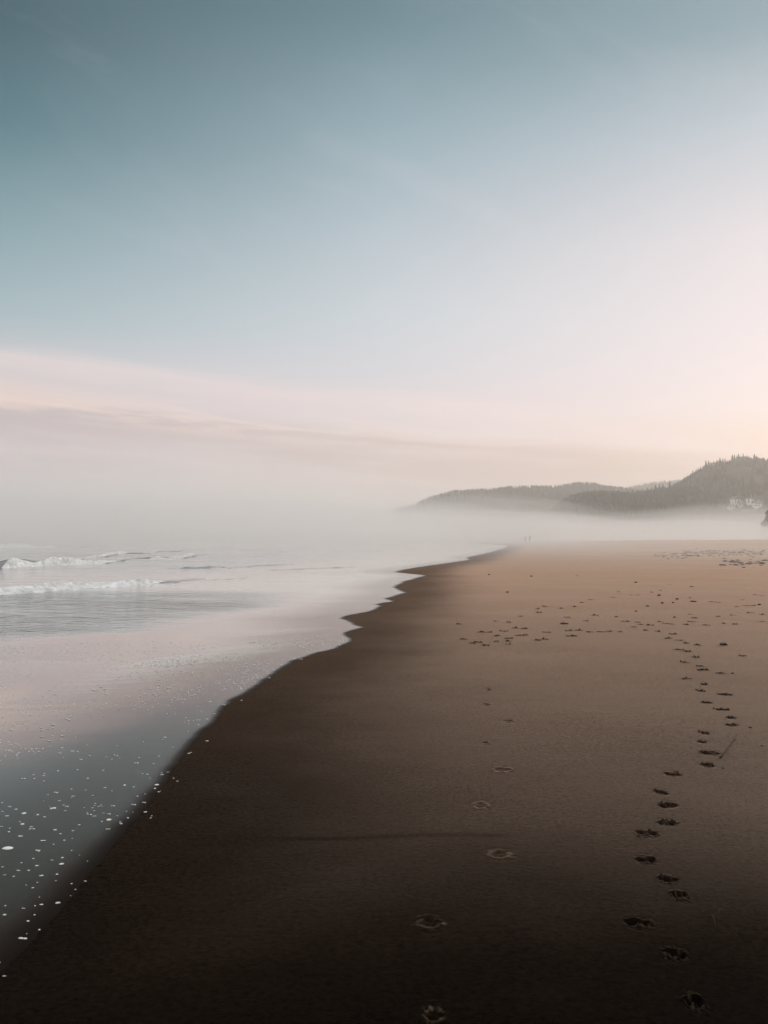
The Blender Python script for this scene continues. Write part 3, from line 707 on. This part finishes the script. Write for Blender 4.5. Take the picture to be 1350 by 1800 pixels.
near_hf, _ = ridge('headland_hill', NEAR_SIL, 1300, 330, 400, 3)
MID_SIL = [(630, 942), (665, 915), (690, 902), (705, 896), (724, 892), (754, 877), (795, 866), (830, 864), (865, 863), (902, 858), (943, 857), (967, 858), (990, 855), (1010, 852), (1033, 853), (1050, 858), (1087, 860), (1140, 868), (1220, 890)]
mid_hf, _ = ridge('middle_hill', MID_SIL, 1900, 380, 400, 13)
FAR_SIL = [(1060, 880), (1085, 866), (1107, 859), (1133, 852), (1165, 849), (1193, 847), (1230, 846), (1300, 850), (1400, 860), (1600, 890)]
far_hf, _ = ridge('far_hill', FAR_SIL, 2600, 420, 400, 23)

def conifer_parts(h, seed, lean=0.0):
    r2 = random.Random(seed); V, Fc = [], []
    tiers = 5; seg = 7
    for k in range(tiers):
        z0 = h * (0.16 + 0.155 * k); z1 = z0 + h * (0.30 if k < tiers - 1 else 0.22)
        if k == tiers - 1: z1 = h
        r = h * 0.20 * (1 - k / (tiers + 0.6)) * r2.uniform(0.85, 1.15)
        b = len(V); ox, oy = r2.gauss(0, 0.012 * h), r2.gauss(0, 0.012 * h)
        for s in range(seg):
            a = 2 * math.pi * s / seg + k; q = r * r2.uniform(0.6, 1.25)
            V.append((math.cos(a) * q + ox, math.sin(a) * q + oy, z0 + r2.uniform(-0.03, 0.02) * h))
        V.append((ox * 0.3 + lean * z1, oy * 0.3, z1)); V.append((ox, oy, z0 + 0.06 * h))
        for s in range(seg):
            Fc.append((b + s, b + (s + 1) % seg, b + seg)); Fc.append((b + (s + 1) % seg, b + s, b + seg + 1))
    return V, Fc
CONIFERS = [conifer_parts(1.0, 500 + k) for k in range(8)]

def clearing(X, Z_px):
    u, v = Z_px
    return ((u - 1300) / 27) ** 2 + ((v - 827) / 6.5) ** 2 < 1 or ((u - 1334) / 12) ** 2 + ((v - 840) / 5) ** 2 < 1 or ((u - 1302) / 42) ** 2 + ((v - 884) / 10) ** 2 < 1
def project(x, y, z):
    cp, sp = math.cos(PITCH), math.sin(PITCH)
    dzv = z - EYE; fwd = y * cp + dzv * sp; up = -y * sp + dzv * cp
    return CX + F * x / fwd, CY - F * up / fwd

def forest(name, hf, xr, yr_, n, hrange, label, seed, use_clear=False, thin=0.0):
    r2 = random.Random(seed); V, Fc = [], []
    k = 0; tries = 0
    while k < n and tries < n * 8:
        tries += 1
        x, y = r2.uniform(*xr), r2.uniform(*yr_)
        z = float(hf(x, y))
        if z < 1.5: continue
        h = r2.uniform(*hrange)
        if use_clear and (clearing(x, project(x, y, z)) or clearing(x, project(x, y, z + h))): continue
        if thin and fbm(np.array([x / 60]), np.array([y / 60]), seed, 3)[0] < thin: h *= 0.55
        if use_clear and y > 1225: h *= 0.6
        c, f = CONIFERS[r2.randrange(8)]; b = len(V); w = h * r2.uniform(0.9, 1.5)
        V += [(x + a * w, y + bb * w, z + cc * h - 0.5) for a, bb, cc in c]; Fc += [(p + b, q + b, s + b) for p, q, s in f]
        k += 1
    me = mesh_np(name, np.array(V), np.array(Fc), smooth=False)
    o = obj(name, me, M_CONIFER); tag(o, label, 'forest', kind='stuff')
forest('forest', near_hf, (215, 800), (985, 1310), 7500, (5, 10), 'dark conifer wood covering the near headland slope', 5, True)
forest('forest', mid_hf, (20, 640), (1560, 1910), 3800, (5, 9), 'pale hazy wood on the middle ridge', 6)
forest('forest', far_hf, (700, 1250), (2300, 2610), 1500, (6, 10), 'palest wood on the farthest ridge', 8)

# the single conifers one can tell apart along the headland skyline
TREE_ME = []
for k in range(6):
    V, Fc = conifer_parts(1.0, 700 + k, random.uniform(-0.02, 0.02))
    mc = mesh_np('crown', np.array(V), np.array(Fc), smooth=False); mc.materials.append(M_CONIFER)
    TREE_ME.append(mc)
def trunk_mesh():
    V, Fc = [], []
    for z, r in ((-0.06, 0.03), (0.3, 0.02), (0.9, 0.006)):
        for s in range(6): V.append((math.cos(s * math.pi / 3) * r, math.sin(s * math.pi / 3) * r, z))
    for i in range(2):
        for s in range(6): Fc.append((i * 6 + s, i * 6 + (s + 1) % 6, i * 6 + 6 + (s + 1) % 6, i * 6 + 6 + s))
    m = mesh_np('trunk', np.array(V), Fc); m.materials.append(M_BARK); return m
TRUNK = trunk_mesh()
SKY_TREES = [(1289, 802, 1.35, 'tallest pointed conifer on the left of the summit, just right of the notch'), (1328, 801, 1.4, 'tallest conifer on the right of the summit'),
             (1242, 813, 1.25, 'tall conifer standing up halfway along the left shoulder of the headland'), (1178, 849, 1.2, 'conifer at the foot of the headland slope, in front of the far ridge')]
extra = [(1186, 850), (1190, 848), (1199, 844), (1204, 842), (1209, 838), (1215, 833), (1219, 830), (1225, 826), (1229, 824), (1233, 821), (1237, 818), (1247, 811), (1251, 810), (1256, 809), (1262, 807.5),
         (1267, 806), (1272, 805.5), (1276, 806.5), (1293, 804), (1297, 801.5), (1300, 801), (1304, 800.5), (1308, 801), (1312, 803), (1315, 803.5), (1320, 806), (1323, 804), (1332, 804), (1337, 811), (1341, 812), (1346, 817), (1166, 852), (1160, 853), (1153, 855), (1146, 856), (1139, 858), (1130, 860), (1121, 861), (1112, 863)]
for j, (u, v, sc_, lab) in enumerate(SKY_TREES + [(a, b, 1.0, None) for a, b in extra]):
    D = 1296.0; x = (u - CX) / F * D; zt = EYE + (HOR - v) / F * D
    zb = float(near_hf(x, D)) - 0.3
    h = max(zt - zb + 3.0, 9.5) * (1.1 if lab else rng.uniform(0.72, 1.2))
    t = empty('conifer_tree', (x, D, zb)); 
    c = obj('crown', TREE_ME[j % 6], None, t); wk = rng.uniform(0.95, 1.5); c.scale = (h * wk, h * wk, h)
    tr = obj('trunk', TRUNK, None, t); tr.scale = (h, h, h)
    tag(t, lab or 'dark pointed conifer in the jagged row along the skyline of the headland', 'tree', 'conifers on the headland skyline')

# ------------------------------------------------------------------ houses on the headland slope
M_WALL = [mat_simple('house_wall', (0.86, 0.84, 0.80), (0.93, 0.91, 0.88), 0.5, 0.8, 0), mat_simple('house_wall', (0.68, 0.65, 0.61), (0.78, 0.74, 0.69), 0.5, 0.8, 0)]
M_ROOF = mat_simple('house_roof', (0.16, 0.14, 0.13), (0.24, 0.22, 0.20), 1.0, 0.8, 0)
M_PANE, _T, _b = principled('window_glass'); _b.inputs['Base Color'].default_value = (0.03, 0.035, 0.04, 1); _b.inputs['Roughness'].default_value = 0.1
def box(bm, x0, x1, y0, y1, z0, z1):
    bmesh.ops.create_cube(bm, size=1.0, matrix=Matrix.Translation(((x0 + x1) / 2, (y0 + y1) / 2, (z0 + z1) / 2)) @ Matrix.Diagonal((x1 - x0, y1 - y0, z1 - z0, 1)))
def bm_obj(name, bm, mat, parent):
    me = bpy.data.meshes.new(name); bm.to_mesh(me); bm.free(); return obj(name, me, mat, parent)
def house(u, v, w, dp, h, rz, wall, gable_front, label):
    x, y, z = hit(u, v, near_hf, 900, 1400)
    t = empty('house', (x, y, z - 1.0), rz)
    bm = bmesh.new(); box(bm, -w / 2, w / 2, -dp / 2, dp / 2, -3, h); bm_obj('wall', bm, M_WALL[wall], t)
    rh = 0.34 * (w if gable_front else dp); ov = 0.5
    bm = bmesh.new()
    if gable_front:
        P = [(-w / 2 - ov, 0.0), (0, rh), (w / 2 + ov, 0.0)]; vs = [bm.verts.new((a, yy, h + b)) for yy in (-dp / 2 - ov, dp / 2 + ov) for a, b in P]
    else:
        P = [(-dp / 2 - ov, 0.0), (0, rh), (dp / 2 + ov, 0.0)]; vs = [bm.verts.new((xx, a, h + b)) for xx in (-w / 2 - ov, w / 2 + ov) for a, b in P]
    bm.faces.new(vs[:3][::-1]); bm.faces.new(vs[3:])
    for i in range(3): bm.faces.new((vs[i], vs[(i + 1) % 3], vs[3 + (i + 1) % 3], vs[3 + i]))
    bmesh.ops.recalc_face_normals(bm, faces=bm.faces)
    rf = bm_obj('roof', bm, M_ROOF, t)
    bm = bmesh.new(); box(bm, w * 0.22, w * 0.22 + 1.0, 0.5, 1.5, h + rh * 0.3, h + rh + 1.2); bm_obj('chimney', bm, M_WALL[1], rf)
    nw = max(2, int(w / 3.4))
    for fl in range(2):
        for k in range(nw):
            cx = -w / 2 + (k + 0.5) * w / nw; zc = h * (0.22 + 0.46 * fl)
            bm = bmesh.new(); box(bm, cx - 0.9, cx + 0.9, -dp / 2 - 0.10, -dp / 2 + 0.05, zc, zc + 1.6); bm_obj('window', bm, M_PANE, t)
    tag(t, label, 'house', 'pale houses on the headland slope')
house(1292, 885, 10, 9, 7.0, 0.25, 0, True, 'pale gabled house at the upper left of the hillside cluster')
house(1302, 889, 7, 8, 4.6, -0.1, 1, False, 'greyer low house just right of the upper left gabled one on the hillside')
house(1318, 884, 9, 9, 7.0, -0.2, 0, True, 'tall pale gabled house in the hillside cluster, across the gap from the greyer one')
house(1331, 890, 11, 9, 5.5, 0.15, 0, False, 'pale house with a long roof at the right end of the cluster')
house(1285, 894, 8, 7, 4.6, 0.1, 0, False, 'small pale house at the lower left of the hillside cluster')

# ------------------------------------------------------------------ bushy bluff at the right edge, nearer than the headland
def bluff():
    D = 400.0; r2 = random.Random(9); x0 = (1333 - CX) / F * D
    hfb = lambda X, Y: 17.0 * sstep(x0 - 1.0, x0 + 7, np.asarray(X) * D / np.maximum(np.asarray(Y), D * 0.85) + 2.2 * fbm(np.asarray(X) / 7, np.asarray(Y) / 9, 3, 3)) * sstep(D - 25, D, Y) * (1 - sstep(D + 60, D + 120, Y)) - 1.8
    Xg, Yg = np.meshgrid(np.linspace(x0 - 12, x0 + 160, 110), np.linspace(D - 50, D + 125, 60), indexing='ij')
    me = mesh_np('bluff', np.stack([Xg.ravel(), Yg.ravel(), hfb(Xg, Yg).ravel()], 1), grid_faces(110, 60)[:, ::-1])
    tag(obj('bluff_terrain', me, M_SCRUB), kind='structure')
    V, Fc = [], []
    for k in range(700):
        x, y = r2.uniform(x0 - 2, x0 + 50), r2.uniform(D - 42, D + 40); z = float(hfb(x, y))
        if z < 0.8: continue
        s = r2.uniform(0.7, 1.8)
        for q in range(26):
            a, b = r2.uniform(0, 6.28), r2.uniform(-0.4, 1.4); rr = s * r2.uniform(0.5, 1.0)
            c = Vector((x + rr * math.cos(a) * math.cos(b), y + rr * math.sin(a) * math.cos(b), z + rr * math.sin(b) * 0.9 + 0.3))
            n = Vector((r2.gauss(0, 1), r2.gauss(0, 1), r2.gauss(0, 1))).normalized(); p = n.orthogonal().normalized() * s * 0.32; w = n.cross(p)
            i = len(V); V += [tuple(c + p), tuple(c + w), tuple(c - p), tuple(c - w)]; Fc.append((i, i + 1, i + 2, i + 3))
    o = obj('shrubbery', mesh_np('shrubbery', np.array(V), np.array(Fc), False), mat_simple('bluff_scrub', (0.085, 0.062, 0.045), (0.16, 0.115, 0.085), 0.4, 0.9, 0, 0, 0.1)); tag(o, 'dark brown scrub on the bluff at the right edge of the photo', 'scrub', kind='stuff')
bluff()

# ------------------------------------------------------------------ two walkers far off in the mist
M_SKIN, _T, _b = principled('skin'); _b.inputs['Base Color'].default_value = (0.45, 0.28, 0.20, 1)
def cloth(name, c): return mat_simple(name, tuple(x * 0.8 for x in c), c, 30, 0.9, 0.3, 0.005)
def skin_chain(name, pts, edges, radii, mat, parent, sub=2):
    me = bpy.data.meshes.new(name); me.from_pydata(pts, edges, []); me.update()
    o = obj(name, me, mat, parent)
    sk = o.modifiers.new('skin', 'SKIN'); o.modifiers.new('sub', 'SUBSURF').levels = sub; o.modifiers['sub'].render_levels = sub
    sk.use_smooth_shade = True
    for v, r in zip(me.skin_vertices[0].data, radii): v.radius = r if isinstance(r, tuple) else (r, r)
    me.skin_vertices[0].data[0].use_root = True
    return o
def person(u, v, rz, h, coat, trousers, hairc, stride, label):
    x, y, z = hit(u, v, sand_h, 20, 400)
    y = 186.0; x = (u - CX) / F * y; z = float(sand_h(x, y))
    t = empty('person', (x, y, z), rz); k = h / 1.72
    S = lambda L: [tuple(c * k for c in p) for p in L]
    s = stride
    J = S([(0, 0, 0.95), (0, 0, 1.15), (0, 0, 1.38), (0, 0.01, 1.48), (0, 0.0, 1.56), (0, 0.01, 1.68),
           (0.10, 0, 0.90), (0.11, s * 0.5 + 0.03, 0.50), (0.11, s, 0.09), (0.11, s + 0.15, 0.03),
           (-0.10, 0, 0.90), (-0.11, -s * 0.35 + 0.06, 0.50), (-0.11, -s, 0.10), (-0.11, -s + 0.15, 0.03),
           (0.18, 0, 1.40), (0.24, -s * 0.3, 1.13), (0.24, -s * 0.3 + 0.10, 0.88), (0.24, -s * 0.3 + 0.13, 0.80),
           (-0.18, 0, 1.40), (-0.24, s * 0.3, 1.13), (-0.24, s * 0.3 + 0.10, 0.88), (-0.24, s * 0.3 + 0.13, 0.80)])
    Ed = [(0, 1), (1, 2), (2, 3), (3, 4), (4, 5), (0, 6), (6, 7), (7, 8), (8, 9), (0, 10), (10, 11), (11, 12), (12, 13), (2, 14), (14, 15), (15, 16), (16, 17), (2, 18), (18, 19), (19, 20), (20, 21)]
    Rd = [0.13, 0.12, 0.13, 0.055, 0.085, 0.07, 0.085, 0.06, 0.042, 0.035, 0.085, 0.06, 0.042, 0.035, 0.06, 0.042, 0.03, 0.025, 0.06, 0.042, 0.03, 0.025]
    skin_chain('body', J, Ed, [r * k for r in Rd], M_SKIN, t)
    P = lambda ids: [J[i] for i in ids]
    skin_chain('jacket', P([0, 1, 2, 14, 15, 16, 18, 19, 20]), [(0, 1), (1, 2), (2, 3), (3, 4), (4, 5), (2, 6), (6, 7), (7, 8)], [q * k for q in (0.17, 0.155, 0.165, 0.085, 0.062, 0.05, 0.085, 0.062, 0.05)], cloth('jacket_cloth', coat), t)
    skin_chain('trousers', P([0, 6, 7, 8, 10, 11, 12]), [(0, 1), (1, 2), (2, 3), (0, 4), (4, 5), (5, 6)], [q * k for q in (0.15, 0.105, 0.08, 0.062, 0.105, 0.08, 0.062)], cloth('trouser_cloth', trousers), t)
    bm = bmesh.new(); bmesh.ops.create_icosphere(bm, subdivisions=3, radius=0.108 * k, matrix=Matrix.Translation((0, -0.014 * k, 1.645 * k)) @ Matrix.Diagonal((0.95, 1.05, 1.1, 1)))
    for q in bm.verts:
        if q.co.y > 0.03 * k and q.co.z < 1.68 * k: q.co.y = 0.03 * k
    bm_obj('hair', bm, cloth('hair', hairc), t)
    for sx in (0.11, -0.11):
        ya = s if sx > 0 else -s
        bm = bmesh.new(); bmesh.ops.create_icosphere(bm, subdivisions=2, radius=1.0, matrix=Matrix.Translation((sx * k, (ya + 0.06) * k, 0.05 * k)) @ Matrix.Diagonal((0.055 * k, 0.15 * k, 0.055 * k, 1)))
        bm_obj('shoe', bm, M_ROCK, t)
    tag(t, label, 'person', 'two people walking far along the beach')
person(923.4, 957.8, 0.1, 1.62, (0.30, 0.28, 0.28), (0.24, 0.24, 0.24), (0.20, 0.18, 0.16), 0.20, 'faint hazy person in grey clothes, shorter and on the water side of the pair')
person(931.2, 958.0, -0.1, 1.80, (0.32, 0.30, 0.28), (0.24, 0.24, 0.24), (0.22, 0.19, 0.17), 0.22, 'faint hazy person in grey clothes, taller of the pair, on the dry side')

# ------------------------------------------------------------------ air: even haze round everything, and a low bank of sea mist
def mat_volume(name, color, density, aniso):
    m = bpy.data.materials.new(name); m.use_nodes = True; T = NT(m.node_tree); T.n.clear()
    pv = T.new('ShaderNodeVolumePrincipled'); pv.inputs['Color'].default_value = color + (1,); pv.inputs['Density'].default_value = density
    pv.inputs['Anisotropy'].default_value = aniso
    o = T.new('ShaderNodeOutputMaterial'); T.l.new(pv.outputs[0], o.inputs['Volume'])
    return m
bm = bmesh.new(); box(bm, -5000, 5000, -5000, 5000, -4.5, 175); hz = bm_obj('haze', bm, mat_volume('haze_air', (0.995, 0.985, 0.975), 0.00035, 0.5), None)
tag(hz, kind='stuff')
def mist():
    Yn = np.concatenate([np.linspace(32, 160, 34), np.geomspace(170, 2350, 44)])
    Xr = np.concatenate([-np.geomspace(2600, 12, 34), np.linspace(-8, 60, 12), np.geomspace(72, 1150, 30)])
    X, Y = np.meshgrid(Xr, Yn, indexing='ij')
    top = np.interp(Y, [32, 60, 120, 250, 500, 900, 1250, 2350], [-0.3, 1.7, 3.3, 6.5, 12, 20, 24, 34])
    a = np.degrees(np.arctan2(X, Y))
    fac = np.interp(a, [-90, -26, -8, 0, 4, 9, 13, 16, 18, 21, 24, 90], [2.4, 2.2, 1.7, 1.35, 1.12, 1.0, 0.88, 0.66, 0.60, 0.75, 0.84, 0.7])
    top = top * (0.35 + 0.65 * fac) * (1 + 0.30 * fbm(X / 90, Y / 160, 66, 3) * sstep(60, 200, Y))
    n, m_ = X.shape; N = n * m_; I = np.arange(N).reshape(n, m_)
    for q, (kz, dens, lab) in enumerate(MIST_LAYERS):
        wob = 1 + 0.65 * fbm(X / 140 + 7 * q, Y / 260 + 3 * q, 70 + q, 3) * sstep(60, 250, Y)
        Vt = np.stack([X.ravel(), Y.ravel(), (top * kz * wob).ravel()], 1); Vb = Vt.copy(); Vb[:, 2] = -3.5 + 0.15 * q
        ft = grid_faces(n, m_); fb = ft[:, ::-1] + N; sd_ = []
        for idx in (I[:, 0][::-1], I[-1, :][::-1], I[:, -1], I[0, :]):
            for p, r_ in zip(idx[:-1], idx[1:]): sd_.append((p, r_, r_ + N, p + N))
        me = mesh_np('sea_mist', np.concatenate([Vt, Vb]), np.concatenate([ft, fb, np.array(sd_)]))
        bmx = bmesh.new(); bmx.from_mesh(me); bmesh.ops.recalc_face_normals(bmx, faces=bmx.faces); bmx.to_mesh(me); bmx.free()
        o = obj('sea_mist', me, mat_volume('sea_mist', (0.999, 0.990, 0.982), dens, 0.4)); tag(o, lab, 'mist', kind='stuff')
MIST_LAYERS = [(0.45, 0.0054, 'lowest and densest layer of the pale sea mist over the far beach and water'), (0.65, 0.0038, 'second lowest layer of the pale sea mist'),
               (0.88, 0.0024, 'layer of the pale sea mist below the foot of the hills'), (1.12, 0.0014, 'layer of the pale sea mist level with the foot of the hills'),
               (1.4, 0.0008, 'layer of the pale sea mist just over the foot of the hills'), (1.75, 0.0005, 'thin layer of the pale sea mist on the hill slopes'), (2.2, 0.0003, 'thin topmost veil of the pale sea mist')]
mist()
